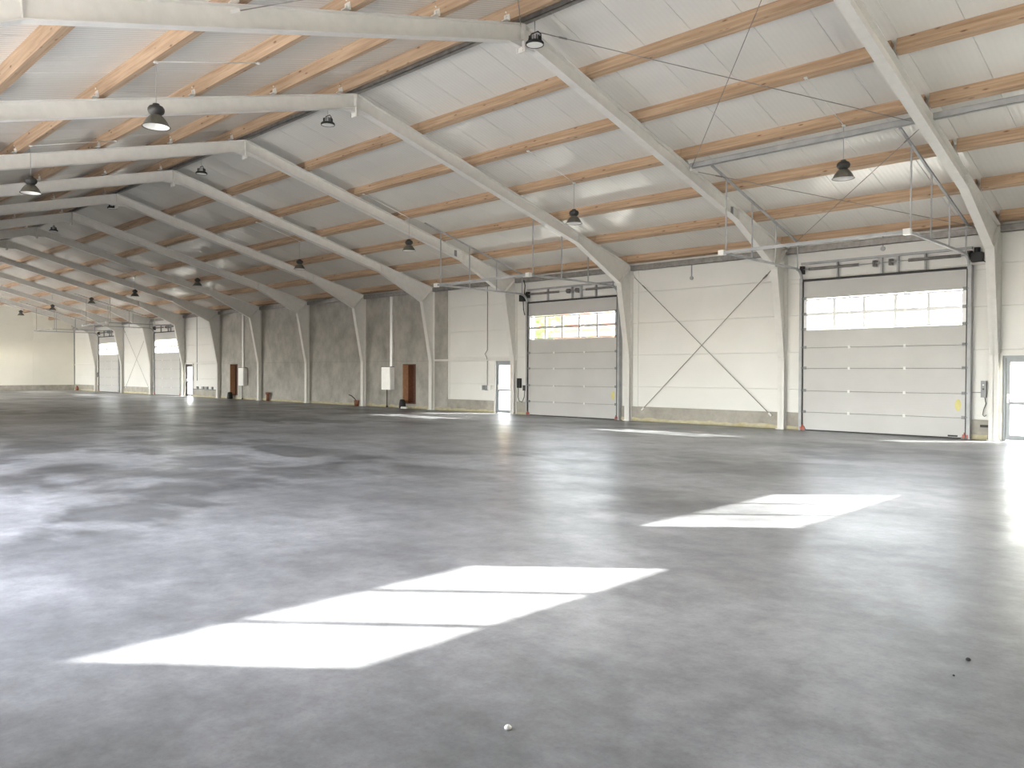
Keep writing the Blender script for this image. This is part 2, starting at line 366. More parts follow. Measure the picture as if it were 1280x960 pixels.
# raw concrete wall: half-bay panels in two lifts, recessed joints
NICHE = {5: (-22.88, -21.96, 0.20, 1.92), 8: (-39.02, -38.10, 0.20, 2.0)}
for i in range(5, 9):
    xa, xb = FX[i - 1], FX[i]
    mid = -23.72 if i == 5 else ((-37.40) if i == 8 else None)
    xs = [xb, mid, xa] if mid else [xb, xa]
    for a, b in zip(xs[:-1], xs[1:]):
        m = MB(); h = NICHE.get(i)
        if h and a < h[0] and h[1] < b:
            m.box(a + .004, h[0], YW, YW + 0.16, 0, 2.048).box(h[1], b - .004, YW, YW + 0.16, 0, 2.048)
            m.box(h[0], h[1], YW, YW + 0.16, 0, h[2]).box(h[0], h[1], YW, YW + 0.16, h[3], 2.048)
        else: m.box(a + .004, b - .004, YW, YW + 0.16, 0, 2.048)
        obj('concrete_panel', m, CONCM, wr)
        obj('concrete_panel', MB().box(a + .004, b - .004, YW, YW + 0.16, 2.054, 5.40), CONCM, wr)
    obj('joint_backing', MB().box(NICHE[i][0] - .02, NICHE[i][1] + .02, YW + 0.02, YW + 0.18, NICHE[i][3] + .03, 5.4).box(xb, NICHE[i][0] - .02, YW + 0.02, YW + 0.18, 0, 5.4).box(NICHE[i][1] + .02, xa, YW + 0.02, YW + 0.18, 0, 5.4) if i in NICHE
        else MB().box(xb, xa, YW + 0.02, YW + 0.18, 0, 5.40), SEALM, wr)
# lumpy yellow insulation foam squeezed out along the foot of the wall
def foam(x0, x1, y, sgn=-1):
    m = MB(); n = max(2, int((x1 - x0) / 0.18)); ring = []
    for k in range(n + 1):
        x = x0 + (x1 - x0) * k / n; h = 0.11 + random.uniform(-.03, .03); d = 0.025 + random.uniform(-.008, .012)
        ring.append([(x, y, 0), (x, y + sgn * d, 0), (x, y + sgn * d * .8, h * .7), (x, y, h)])
    vs = [p for r in ring for p in r]; fs = []
    for k in range(n):
        for j in range(3): fs.append((4 * k + j, 4 * k + j + 1, 4 * k + 5 + j, 4 * k + 4 + j))
    return m.add(vs, fs, True)
for i, (xa, xb) in enumerate(BAYS):
    cuts = sorted([h for h in HOLES if h[0] >= xb - 0.2 and h[1] <= xa + 0.2]); cur = xb + 0.02
    yy = YW - 0.001 if -40.3 < (xa + xb) / 2 < -20.6 else YW - 0.036
    for h in cuts + [(xa - 0.22, xa, 0, 0)]:
        if h[0] - cur > 0.1: obj('foam_seal', foam(cur, h[0] - 0.02, yy), FOAM, wr)
        cur = h[1] + 0.02
# near long wall (behind the camera) with unseen open gateways added to light the hall
LHOLES = [(x, x + DW + 0.6, -1, 4.3 if x > -50 else 5.0) for x in (-5.0, -10.4, -15.6, -49.9, -55.2, -60.5, -65.6)]  # far gateways added and made taller to brighten the end wall
wall_rects(wl, YL, XB, XF, [0.0] + COURSES, LHOLES, WALLM, side=-1)
for k, h in enumerate(LHOLES):
    m = MB(); m.box(h[0] - .05, h[0], YL - .13, YL + .02, 0, h[3] + .05).box(h[1], h[1] + .05, YL - .13, YL + .02, 0, h[3] + .05).box(h[0], h[1], YL - .13, YL + .02, h[3], h[3] + .05)
    obj('added_gateway_frame', m, GALV, wl)
    portal((h[0] + h[1]) / 2, YL - 0.14, h[3] / 2, h[1] - h[0], h[3], (0, 1, 0))
for x in DOORX: portal(x + DW / 2, YW + 0.14, 3.22, DW - 0.2, 0.85, (0, -1, 0))
for a, b in PD[:3]: portal((a + b) / 2, YW + 0.14, 1.0, b - a, 2.0, (0, -1, 0))

# ---------------------------------------------------------------- gable walls
def clip_roof(y0, y1, z0, z1):
    pts = [(y0, z0), (y1, z0)]
    ys = [y1] + ([YC] if y0 < YC < y1 else []) + [y0]
    cross = []
    for s in (1, -1):
        yc_ = YC + s * (under(YC) - z1) / SL
        if y0 < yc_ < y1: cross.append(yc_)
    ys = sorted(set(ys + cross), reverse=True)
    for y in ys:
        z = min(z1, under(y) + 0.02)
        if z > z0 + 1e-4: pts.append((y, z))
    return pts if len(pts) > 2 else None
def gable(parent, x, th, m, courses, ybreaks, holes, name='wall_panel'):
    for z0, z1 in zip(courses[:-1], courses[1:]):
        for y0, y1 in zip(ybreaks[:-1], ybreaks[1:]):
            if any(h[0] <= y0 + 1e-4 and h[1] >= y1 - 1e-4 and h[2] <= z0 + 1e-4 and h[3] >= z1 - 1e-4 for h in holes): continue
            if min(under(y0), under(y1)) < z0 and not (y0 < YC < y1):
                if max(under(y0), under(y1)) < z0 + 0.02: continue
            a, b = y0, y1
            # trim where the roof line drops below z0
            for s in (1, -1):
                yl = YC + s * (under(YC) + 0.02 - z0) / SL
                if s > 0: b = min(b, yl)
                else: a = max(a, yl)
            if b - a < 0.02: continue
            pg = clip_roof(a + 0.002, b - 0.002, z0, z1 - 0.004)
            if pg: obj(name, MB().prism(pg, x, x + th, 'x'), m, parent)
wb = thing('wall_back', 'far cream end wall of the hall above a concrete plinth', 'wall', kind='structure')
gable(wb, XB - 0.12, 0.12, ENDM, [0.44, 1.6, 2.8, 4.0, 5.2, 6.4, 7.6, 8.6], [YL, 3.0, 6.0, 9.0, 12.4, 15.5, 18.6, YW], [])
obj('plinth', MB().box(XB - 0.12, XB + 0.035, YL, YW - 0.04, 0, 0.44), PLINTHM, wb)
obj('wall_backing', MB().prism([(YL, 0), (YW, 0), (YW, under(YW)), (YC, under(YC)), (YL, under(YL))], XB - 0.16, XB - 0.125, 'x'), ENDM, wb)
obj('corner_trim', MB().box(XB, XB + 0.06, YW - 0.06, YW, 0, 5.3), GREYP, wb)
wf = thing('wall_front', 'near gable wall with two strip windows behind the photographer', 'wall', kind='structure')
W1, W2 = (6.50, 9.66), (11.94, 15.10)
WZ = (3.58, 4.62)
gable(wf, XF, 0.12, WALLM, [0, 1.2, 2.4, WZ[0], WZ[1], 5.4, 6.6, 7.8, 8.6], [YL, 3.2, W1[0], W1[1], W2[0], W2[1], 18.3, YW], [(W1[0], W1[1], *WZ), (W2[0], W2[1], *WZ)])
mb = MB()
for (a, b, z0, z1) in ((YL, YW, 0, WZ[0]), (YL, W1[0], *WZ), (W1[1], W2[0], *WZ), (W2[1], YW, *WZ)): mb.box(XF + .125, XF + .15, a, b, z0, z1)
mb.prism([(YL, WZ[1]), (YW, WZ[1]), (YW, under(YW)), (YC, under(YC)), (YL, under(YL))], XF + .125, XF + .15, 'x')
obj('wall_backing', mb, WALLM, wf)
for k, (a, b) in enumerate((W1, W2)):
    wn = thing('window_%d' % (k + 1), 'three-pane strip window high in the near gable, %s' % ('by the near wall' if k == 0 else 'past the ridge'), 'window', (XF, a, WZ[0]), kind='structure')
    L = b - a; H = WZ[1] - WZ[0]; m = MB()
    m.box(0.03, 0.09, 0, L, 0, 0.02).box(0.03, 0.09, 0, L, H - 0.02, H).box(0.03, 0.09, 0, 0.02, 0, H).box(0.03, 0.09, L - 0.02, L, 0, H)
    for c_, wd in ((L * 0.328, 0.03), (L * 0.655, 0.03)): m.box(0.045, 0.075, c_ - wd, c_ + wd, 0, H)
    obj('window_frame', m, ALU, wn)
    for q0, q1 in ((0.02, L * .328 - .035), (L * .328 + .035, L * .655 - .035), (L * .655 + .035, L - .02)):
        obj('pane', MB().box(0.055, 0.061, q0, q1, 0.02, H - 0.02), GLASS, wn)
    portal(XF + 0.14, (a + b) / 2, sum(WZ) / 2, L, H, (-1, 0, 0))

# ---------------------------------------------------------------- portal frames
BF, TF, TW = 0.19, 0.014, 0.010    # flange width, flange and web thickness; x runs 0..-BF from the frame's near edge
x0f, x1f, xm = -BF, 0.0, -BF / 2
def mir(pts, s): return [(YC + s * (y - YC), z) for y, z in pts]
KN = (20.92, 4.50); KO = (21.575, top(21.575)); CB = 21.40
HE = (18.82, top(18.82) - 0.31); RB = (YC, top(YC) - 0.31)
def col_mesh(s):
    m = MB()
    web = [(CB, 0.0), (21.575, 0.0), KO, KN, (CB, 2.03)]
    m.prism(mir(web, s), xm - TW / 2, xm + TW / 2)
    def fl(a, b, t):
        a, b = mir([a, b], s)
        m.strip(a, b, t * s, x0f, x1f)
    fl((CB, 0.0), (CB, 2.03), -TF); fl((CB, 2.03), KN, -TF); fl((21.575, 0), KO, TF)
    ya, yb = sorted((YC + s * (CB - YC), YC + s * (21.575 - YC)))
    m.box(x0f + .01, x1f - .01, ya, yb, 2.025, 2.037)
    return m.mesh('column', STEEL)
def raf_mesh(s):
    m = MB()
    web = [KN, KO, (YC, top(YC)), RB, HE]
    m.prism(mir(web, s), xm - TW / 2, xm + TW / 2)
    def fl(a, b, t):
        a, b = mir([a, b], s); m.strip(a, b, t * s, x0f, x1f)
    fl(KN, HE, TF); fl(HE, RB, TF)
    g = mir([(YC + .40, RB[1] - .108), (YC + .02, RB[1]), (YC + .02, 7.60)], s); m.prism(g, xm - .045, xm + .045)
    fl(KO, (YC, top(YC)), TF)
    # web stiffener at the start of the haunch
    a, b = mir([HE, (HE[0] + 0.02, top(HE[0]))], s); m.strip(a, b, 0.010, x0f + .015, x1f - .015)
    return m.mesh('rafter', STEEL)
def knee_mesh(s):
    m = MB(); a, b = mir([KN, KO], s)
    m.strip(a, b, 0.03, x0f - .005, x1f + .005); return m.mesh('knee_plate', STEEL)
def base_mesh(s):
    ya, yb = sorted((YC + s * (CB - .05 - YC), YC + s * (21.56 - YC)))
    m = MB().box(x0f - .03, x1f + .03, ya, yb, 0, 0.02)
    return m.mesh('base_plate', STEEL)
apex = MB().box(x0f - .01, x1f + .01, YC - .022, YC + .022, 7.50, 8.02)
for dx in (-0.03, -0.16):
    for dz in (7.53, 7.57, 7.72, 7.90): apex.tube([(dx, YC - .045, dz), (dx, YC + .045, dz)], 0.014, 6)
apexm = apex.mesh('apex_plate', STEEL)
def cleat_mesh(side):
    m = MB(); d = side * (PW / 2 + 0.004)
    y0, y1 = sorted((d, d + side * 0.02)); m.box(x0f + .03, x1f - .02, y0 , y1, -0.045, 0.16)
    y0, y1 = sorted((d, d + side * 0.09)); m.box(x0f + .03, x1f - .02, y0, y1, -0.045, -0.03)
    for z in (0.04, 0.12): m.tube([(xm, d, z), (xm, d + side * .04, z)], 0.016, 6)
    return m.mesh('purlin_cleat', STEEL)
CM, RFM, KM, BM_, CLM = ({s: f(s) for s in (1, -1)} for f in (col_mesh, raf_mesh, knee_mesh, base_mesh, cleat_mesh))
FLAB = ['nearest white steel portal frame, right of the nearest sectional door',
 'white portal frame between the nearest sectional door and the braced wall bay',
 'white portal frame between the braced wall bay and the second sectional door',
 'white portal frame between second sectional door and the first narrow glazed door',
 'white portal frame where the white panels end at the raw concrete wall',
 'portal frame just left of the white wall cabinet, black hose at its foot',
 'portal frame in the middle of the bare concrete wall, two frames past the hose',
 'portal frame right of the far wall cabinet on the concrete wall',
 'portal frame where the concrete wall ends and far white panels begin',
 'portal frame between far glazed door and the third sectional door',
 'portal frame between third sectional door and the far braced bay',
 'portal frame between the far braced bay and the last sectional door',
 'last portal frame, closest to the cream end wall']
for i, X in enumerate(FX):
    t_ = thing('portal_frame', FLAB[i], 'frame', (X, 0, 0), 'steel portal frames along the hall')
    for s in (1, -1):
        obj('column', CM[s], None, t_); obj('rafter', RFM[s], None, t_); obj('knee_plate', KM[s], None, t_); obj('base_plate', BM_[s], None, t_)
    obj('apex_plate', apexm, None, t_)
    for y, side in PYALL[:-2] + [PYALL[-1]]:
        if abs(y - YC) > 10.6: continue
        obj('purlin_cleat', CLM[side], None, t_, (0, y, top(y) + 0.05))

# ---------------------------------------------------------------- struts and bracing
def strut(y, xa, xb, label):
    m = MB(); z = top(y) - 0.02; s = 1 if y > YC else -1
    m.box(xb + .005, xa - BF - .005, y - .05, y - .042, z - .06, z + .06).box(xb + .005, xa - BF - .005, y - .05, y + .05, z + .052, z + .06).box(xb + .005, xa - BF - .005, y - .05, y + .05, z - .06, z - .052)
    tag(obj('roof_strut', m, GALV), label, 'strut', 'galvanised struts between the rafters')
strut(16.42, 0.0, -5.28, 'galvanised channel strut across the roof before the nearest sectional door')
strut(16.42, 5.9, 0.0, 'galvanised channel strut running out of the picture at top right')
def brace(name, a, b, label, cat, grp, r=0.008, m_=GALVD):
    o = thing(name, label, cat, a, grp)
    a = Vector(a); b = Vector(b); d = b - a
    obj('rod', MB().tube([(0, 0, 0), d], r, 6), m_, o)
    u = d.normalized()
    q = u * 0.55
    obj('turnbuckle', MB().tube([q, q + u * 0.16], r * 2.2, 8), m_, o)
    for e, s in ((Vector((0, 0, 0)), 1), (d, -1)):
        obj('clevis', MB().bar(e - u * s * 0.0, e + u * s * 0.12, 0.03, 0.05), STEEL, o)
zr = top(YC) - 0.1; zm = top(16.4) - 0.12; ze = top(21.4) - 0.14
G = 'diagonal roof bracing rods'
for (xa, xb, nm) in ((0.0, -5.28, 'nearest'),):
    brace('brace_rod', (xb + .01, 10.82, zr), (xa - .20, 16.4, zm), 'thin roof rod from the ridge lamp down to the right beside nearest rafter', 'brace', G)
    brace('brace_rod', (xa - .20, 10.82, zr), (xb + .01, 16.4, zm), 'steep thin roof rod leaving the picture at top right of centre', 'brace', G)
    brace('brace_rod', (xb + .01, 16.5, zm), (xa - .20, 21.4, ze), 'thin roof rod falling right behind the lamp to the door corner', 'brace', G)
    brace('brace_rod', (xa - .20, 16.5, zm), (xb + .01, 21.4, ze), 'thin roof rod rising right behind the lamp from the left door corner', 'brace', G)
    brace('brace_rod', (xb + .01, 10.58, zr), (xa - .20, 5.0, zm), 'roof rod on the opposite slope from the ridge, out of view', 'brace', G)
    brace('brace_rod', (xa - .20, 10.58, zr), (xb + .01, 5.0, zm), 'roof rod bolted to the near rafter at the top edge', 'brace', G)
GW = 'crossed wall bracing rods'
def wallx(xa, xb, la, lb):
    y = YW - 0.09
    brace('brace_rod', (xb + .02, y, 4.80), (xa - .42, y, 0.36), la, 'brace', GW, 0.010)
    brace('brace_rod', (xa - .20, y + .03, 4.80), (xb + .40, y + .03, 0.36), lb, 'brace', GW, 0.010)
wallx(FX[1], FX[2], 'wall rod falling to the right across the bay between the two near doors', 'wall rod rising to the right across the bay between the two near doors')
wallx(FX[10], FX[11], 'far wall rod falling to the right between the two far doors', 'far wall rod rising to the right between the two far doors')

# ---------------------------------------------------------------- sectional doors
SEAM = [0.0, 0.51, 1.10, 1.72, 2.29, 2.79, 3.21, 3.64, DH]
def section_mesh(h):
    p_ = [(0, 0.004), (0, h - 0.004), (0.006, h), (0.04, h), (0.04, 0), (0.006, 0)]
    return MB().prism(p_, 0, DW, 'x').mesh('door_section', DOORM)
def glazed_mesh(h, panes=5):
    m = MB(); r = 0.045
    m.box(0, DW, 0, 0.04, 0, r).box(0, DW, 0, 0.04, h - r, h)
    w_ = (DW - 2 * 0.10 - (panes - 1) * 0.08) / panes; xs = []
    m.box(0, 0.10, 0, 0.04, r, h - r).box(DW - 0.10, DW, 0, 0.04, r, h - r)
    for k in range(panes):
        a = 0.10 + k * (w_ + 0.08); xs.append((a, a + w_))
        if k: m.box(a - 0.08, a, 0.0, 0.04, r, h - r)
    return m.mesh('door_section', ALU), xs, r
GM, GXS, GR = glazed_mesh(0.42)
PANE = MB().box(0, GXS[0][1] - GXS[0][0], 0.015, 0.021, 0, 0.42 - 2 * GR).mesh('pane', GLASS)
HING = MB().box(-.03, .03, -.012, 0, -.035, .035).tube([(-.035, -.016, 0), (.035, -.016, 0)], .008, 6).mesh('hinge', WHITE)
ROLL = MB().box(-.05, .03, -.03, 0, -.03, .05).tube([(-.09, -.03, .01), (.02, -.03, .01)], .01, 6).tube([(-.10, -.03, .01), (-.07, -.03, .01)], .026, 10).mesh('roller', GREYP)
SECM = {}
def make_door(label, detail=True):
    d = thing('door_1', label, 'door', (0, 0, 0), 'sectional overhead doors', 'structure')
    for k in range(8):
        z0, z1 = SEAM[k], SEAM[k + 1]; h = round(z1 - z0 - 0.006, 3)
        if k in (5, 6):
            s_ = obj('door_section', GM, None, d, (0, 0, z0 + 0.002)); 
            for a, b in GXS: obj('pane', PANE, None, s_, (a, 0, GR))
        else:
            if h not in SECM: SECM[h] = section_mesh(h)
            s_ = obj('door_section', SECM[h], None, d, (0, 0, z0 + 0.003))
        if k:
            for x in (DW * 0.31, DW * 0.655): obj('hinge', HING, None, s_, (x, 0, 0.0))
        for x, sg in ((0.05, 1), (DW - 0.05, -1)):
            o = obj('roller', ROLL, None, s_, (x, 0, 0.0)); o.scale.x = sg
    obj('joint_backing', MB().box(0.01, DW - .01, 0.042, 0.05, 0.02, 2.78).box(0.01, DW - .01, 0.042, 0.05, 3.66, DH), SEALM, d)
    obj('bottom_seal', MB().box(0, DW, -.004, .045, -0.02, 0.012), BLACK, d, (0, 0, 0.02))
    obj('top_seal', MB().box(-0.04, DW + .04, -.03, .138, 0.004, 0.06), BLACK, d, (0, 0, DH))
    # vertical tracks with dark angle and galvanised channel
    for x, sg in ((0, -1), (DW, 1)):
        a, b = sorted((x + sg * .005, x + sg * .03)); m = MB().box(a, b, -.05, .139, 0.0, DH + .05)
        obj('track_angle', m, DARK, d)
        a, b = sorted((x + sg * .032, x + sg * .075)); m = MB().box(a, b, -.045, -.038, .1, DH).box(a, b, .02, .03, .1, DH)
        a, b = sorted((x + sg * .07, x + sg * .11)); m.box(a, b, -.045, .139, .0, DH + .1)
        obj('vertical_track', m, GALV, d)
        # curve and horizontal track
        R = 0.32; xx = x + sg * .05; pts = [(xx, -.01, DH - 0.02 + R * 0.0)]
        pts = [(xx, -.02 - R * (1 - math.cos(q)), DH - 0.0 + R * math.sin(q)) for q in [k * math.pi / 12 for k in range(7)]]
        m = MB()
        for p0, p1 in zip(pts[:-1], pts[1:]): m.bar(p0, p1, .05, .06)
        m.bar(pts[-1], (xx, -4.38, DH + R), .05, .012).bar((xx - .024, pts[-1][1], DH + R + .02), (xx - .024, -4.38, DH + R + .02), .005, .05)
        m.bar((xx + .024, pts[-1][1], DH + R + .02), (xx + .024, -4.38, DH + R + .02), .005, .05)
        obj('horizontal_track', m, GALV, d)
        # hanger angle under the roof slope and four hanger rods
        ya, yb = -4.9, -0.18
        def zz(y): return top(y + DY) - 0.02
        obj('hanger_rail', MB().bar((xx, ya, zz(ya)), (xx, yb, zz(yb)), .05, .045), GALV, d)
        for q in (-4.22, -2.92, -1.62, -0.30):
            obj('hanger_rod', MB().box(xx - .014, xx + .014, q - .014, q + .014, DH + R, zz(q)), GALV, d)
        obj('bottom_bracket', MB().box(x - .08 if sg < 0 else x - .05, x + .05 if sg < 0 else x + .08, -.045, -.002, .02, .11).tube([(x, -.05, .10), (x, -.05, .16)], .018, 8), RED, d)
    obj('cross_beam', MB().box(-.10, DW + .10, -4.43, -4.38, DH + .30, DH + .36).box(-.10, DW + .10, -4.43, -4.36, DH + .36, DH + .368), GALV, d)
    for x in (-.05, DW + .05): obj('end_bracket', MB().box(x - .07, x + .07, -4.47, -4.34, DH + .27, DH + .39), WHITE, d)
    # shaft and torsion springs
    ZS, YS = 4.46, -.02
    obj('spring_shaft', MB().tube([(-.12, YS, ZS), (DW + .14, YS, ZS)], .013, 8), GALV, d)
    for a, b in ((.14, 1.50), (2.72, 3.92)):
        m = MB(); n = 34
        m.tube([(a, YS, ZS), (b, YS, ZS)], .036, 10)
        for k in range(n):
            x = a + (b - a) * (k + .5) / n; m.tube([(x - .008, YS, ZS), (x + .008, YS, ZS)], .042, 8, True)
        obj('torsion_spring', m, GALVD, d)
    for x in (1.86, 2.26): obj('shaft_coupling', MB().tube([(x, YS, ZS), (x + .05, YS, ZS)], .07, 12).box(x - .02, x + .07, YS, .10, ZS - .08, ZS + .08), GALVD, d)
    for x in (.9, 2.05, 2.45, 3.1): obj('spring_bracket', MB().box(x - .02, x + .02, YS + .04, .10, 4.18, 4.62), GALV, d)
    obj('lintel_rail', MB().box(-.1, DW + .1, .02, .10, 4.60, 4.66), GALV, d)
    for x in (-.06, DW + .06): obj('cable_drum', MB().tube([(x - .03, YS, ZS), (x + .03, YS, ZS)], .085, 14).box(x - .05, x + .05, YS - .02, .09, ZS - .12, ZS + .10), DARK, d)
    return d
DY = 21.46
DLAB = ['nearest white sectional overhead door with ten bright panes and grey sections',
        'second white sectional overhead door, at middle of the picture left of the braced bay',
        'third sectional overhead door far down the hall beside the far glazed door',
        'last sectional overhead door, closest to the cream end wall']
d0 = make_door(DLAB[0]); d0.location = (DOORX[0], DY, 0)
doors = [d0]
for k in range(1, 4):
    c = copy_tree(d0); c.name = 'door_%d' % (k + 1); c['label'] = DLAB[k]; c.location = (DOORX[k], DY, 0); doors.append(c)
# motor on the first door and stickers
obj('motor', MB().box(DW + .10, DW + .34, -.10, .10, 4.28, 4.50).tube([(DW + .22, 0, 4.5), (DW + .22, 0, 4.62)], .07, 12), BLACK, doors[0])
obj('motor_cable', MB().tube([(DW + .34, -.02, 4.30), (DW + .45, -.02, 4.22), (DW + .56, 0, 4.12)], .012, 6), BLACK, doors[0])
lab = MB().prism([(DW - .16 + .065 * math.cos(a), 0.82 + .15 * math.sin(a)) for a in [k * math.pi / 8 for k in range(16)]], -.006, -.003, 'y')
obj('sticker', lab, YEL, doors[0]); obj('sticker', lab.mesh('sticker', YEL), None, doors[1])
obj('name_plate', MB().box(DW - .38, DW - .16, -.008, -.003, .045, .085), BLACK, doors[0])
obj('motor', MB().box(-.40, -.14, -.10, .08, 4.22, 4.46), BLACK, doors[1])
obj('motor_cable', MB().tube([(-.2, -.05, 5.0), (-.13, -.06, 4.8), (-.16, -.06, 4.5), (-.22, -.06, 4.2), (-.20, -.06, 3.9), (-.14, -.06, 3.7)], .018, 6), BLACK, doors[1])

# ---------------------------------------------------------------- glazed side doors
def side_door(n, x, wdt, label, fm):
    d = thing('door_%d' % n, label, 'door', (x, YW, 0), kind='structure')
    H = 2.02
    obj('door_casing', MB().box(-.07, 0, -.06, .12, 0, H + .07).box(wdt, wdt + .07, -.06, .12, 0, H + .07).box(0, wdt, -.06, .12, H, H + .07), STEEL, d)
    obj('door_frame', MB().box(0, .06, -.02, .08, 0, H).box(wdt - .06, wdt, -.02, .08, 0, H).box(.06, wdt - .06, -.02, .08, H - .06, H), fm, d)
    l_ = MB().box(.06, .15, .0, .06, .02, H - .06).box(wdt - .15, wdt - .06, .0, .06, .02, H - .06).box(.15, wdt - .15, 0, .06, H - .16, H - .06).box(.15, wdt - .15, 0, .06, .02, .14).box(.15, wdt - .15, 0, .06, .86, .93)
    lf = obj('door_leaf', l_, fm, d)
    obj('pane', MB().box(.15, wdt - .15, .025, .033, .14, .86), GLASS, lf); obj('pane', MB().box(.15, wdt - .15, .025, .033, .93, H - .16), GLASS, lf)
    obj('handle', MB().box(.085, .125, -.012, 0, .90, 1.12).tube([(.105, -.01, 1.04), (.105, -.05, 1.04), (.20, -.05, 1.04)], .012, 6), WHITE, lf)
    return d
side_door(5, PD[0][0], PD[0][1] - PD[0][0], 'glazed grey-framed side door at the right edge of the picture', FRAMEG)
side_door(6, PD[1][0], 1.0, 'narrow glazed side door left of the second sectional door', FRAMEG)
side_door(7, PD[2][0], 1.0, 'far black-framed glazed side door beside the third sectional door', FRAMED)

# horizontal wall rails beside the glazed doors
def rail(xa, xb, label):
    tag(obj('wall_rail', MB().box(xb, xa, YW - .05, YW - .002, 2.10, 2.115).box(xb, xa, YW - .05, YW - .045, 2.04, 2.11).box(xb, xa, YW - .05, YW - .002, 2.035, 2.045), STEEL), label, 'rail', 'horizontal wall rails')
rail(-15.9 - .2, -20.68 + .02, 'white rail on the wall above the narrow glazed side door')
rail(-40.21 - .2, -45.03 + .02, 'white rail on the far wall above the black-framed glazed door')
rail(-60.81 - .2, XB + .1, 'white rail on the wall between last frame and cream end wall')
# vertical edge trims of the white panel fields
for k, x in enumerate((-19.80, -10.44, -5.50)):
    tag(obj('trim_%d' % (k + 1), MB().box(x, x + .05, YW - .02, YW - .001, .47, 4.95), WALLM), ['vertical cover strip beside the concrete pier', 'vertical cover strip left of the braced wall bay', 'vertical cover strip right of the braced wall bay'][k], 'trim', kind='structure')

# ---------------------------------------------------------------- lamps
def make_bell(label):
    o = thing('pendant_lamp', label, 'lamp', (0, 0, 0), 'bell-shaped pendant lamps')
    obj('housing', MB().lathe([(0, .235), (.05, .235), (.06, .21), (.105, .19), (.128, .155), (.13, .12), (.115, .085), (.085, .06), (.075, .045), (0, .045)], 20), DARK, o)
    sh = obj('shade', MB().lathe([(.075, .05), (.10, .035), (.14, -.01), (.175, -.06), (.205, -.125), (.222, -.135), (.222, -.142), (.20, -.135), (.17, -.065), (.135, -.015), (.07, .03), (.0, .035)], 24), SHADEM, o)
    obj('reflector', MB().lathe([(.198, -.134), (.165, -.066), (.13, -.02), (.05, .012), (0, .014)], 24), WHITE, sh)
    return o
def finish_bell(o, x, y, z, s):
    o.location = (x, y, z)
    yp = 16.18 if s > 0 else 5.22
    zp = top(yp) + .05
    obj('suspension_wire', MB().tube([(0, 0, .235), (0, 0, zp - z)], .006, 6), GALV, o)
    y2 = 14.40 if s > 0 else 7.0
    obj('supply_cable', MB().tube([(0, 0, zp - z - .01), (0.01, (y2 - y), top(y2) + .04 - z)], .009, 6), PVC, o)
    for yy, zz_ in ((0, zp - z), (y2 - y, top(y2) + .05 - z)): obj('junction_clip', MB().box(-.03, .03, yy - .03, yy + .03, zz_ - .03, zz_ + .0), WHITE, o)
RX = [(-1.6, 'hanging before the nearest sectional door'), (-8.65, 'hanging before the bay with crossed rods'), (-15.6, 'hanging left of the second sectional door frame'),
      (-22.3, 'hanging before the concrete wall, above white cabinet'), (-31.2, 'mostly hidden behind a rafter over the concrete wall'),
      (-38.7, 'small in the distance over the far wall cabinet'), (-45.3, 'small in the distance over the far glazed door'), (-52.6, 'small in the distance before the far braced bay'), (-59.8, 'farthest, before the last sectional door')]
first = None
for x, lb in RX:
    lbl = 'dark bell pendant lamp ' + lb
    o = make_bell(lbl) if first is None else None
    if o is None:
        o = thing('pendant_lamp', lbl, 'lamp', (0, 0, 0), 'bell-shaped pendant lamps')
        for ch in first.children:
            if ch.name.split('.')[0] in ('housing', 'shade'): copy_tree(ch, o)
    else: first = o
    finish_bell(o, x, 16.18, 5.66, 1)
for x, lb in [(-8.3, 'largest at left, under the second rafter'), (-15.2, 'at the left edge under the third rafter'), (-22.3, 'on the near slope beyond the left edge'), (-1.6, 'above the photographer out of view')]:
    o = thing('pendant_lamp', 'dark bell pendant lamp ' + lb, 'lamp', (0, 0, 0), 'bell-shaped pendant lamps')
    for ch in first.children:
        if ch.name.split('.')[0] in ('housing', 'shade'): copy_tree(ch, o)
    finish_bell(o, x, 5.22, 5.68, -1)
def make_disc(label):
    o = thing('ridge_lamp', label, 'lamp', (0, 0, 0), 'round lamps along the ridge')
    obj('rim', MB().lathe([(.0, .03), (.10, .035), (.150, .02), (.168, 0), (.168, -.035), (.155, -.04), (.150, -.02)], 24), BLACK, o)
    obj('lens', MB().lathe([(.152, -.03), (.0, -.036)], 24), WHITE, o)
    h = MB().lathe([(.0, .14), (.07, .14), (.085, .125), (.085, .05), (.11, .032)], 16)
    obj('driver_housing', h, ALU, o)
    f = MB()
    for k in range(12):
        a = k * math.pi / 6; f.bar((.083 * math.cos(a), .083 * math.sin(a), .08), (.115 * math.cos(a), .115 * math.sin(a), .08), .006, .09)
    obj('cooling_fins', f, DARK, o)
    obj('bracket', MB().tube([(-.155, 0, .0), (-.15, 0, .12), (-.08, 0, .19), (.08, 0, .19), (.15, 0, .12), (.155, 0, .0)], .011, 6), BLACK, o)
    obj('hanger', MB().tube([(0, 0, .19), (0, .0, .40)], .007, 6), GALV, o)
    return o
r0 = None
for x, lb in [(-5.05, 'round ridge lamp at the apex of the second portal frame, top centre'), (-11.85, 'round ridge lamp just beyond the third apex'), (-18.75, 'round ridge lamp between third and fourth visible apexes'),
              (-26.15, 'small ridge lamp under the apex beyond, only partly seen'), (-33.0, 'far ridge lamp, nearly hidden by the rafters'), (1.9, 'round ridge lamp above the picture, out of view')]:
    if r0 is None: r0 = make_disc(lb); o = r0
    else: o = copy_tree(r0); o['label'] = lb
    o.location = (x, 10.72, 7.60)

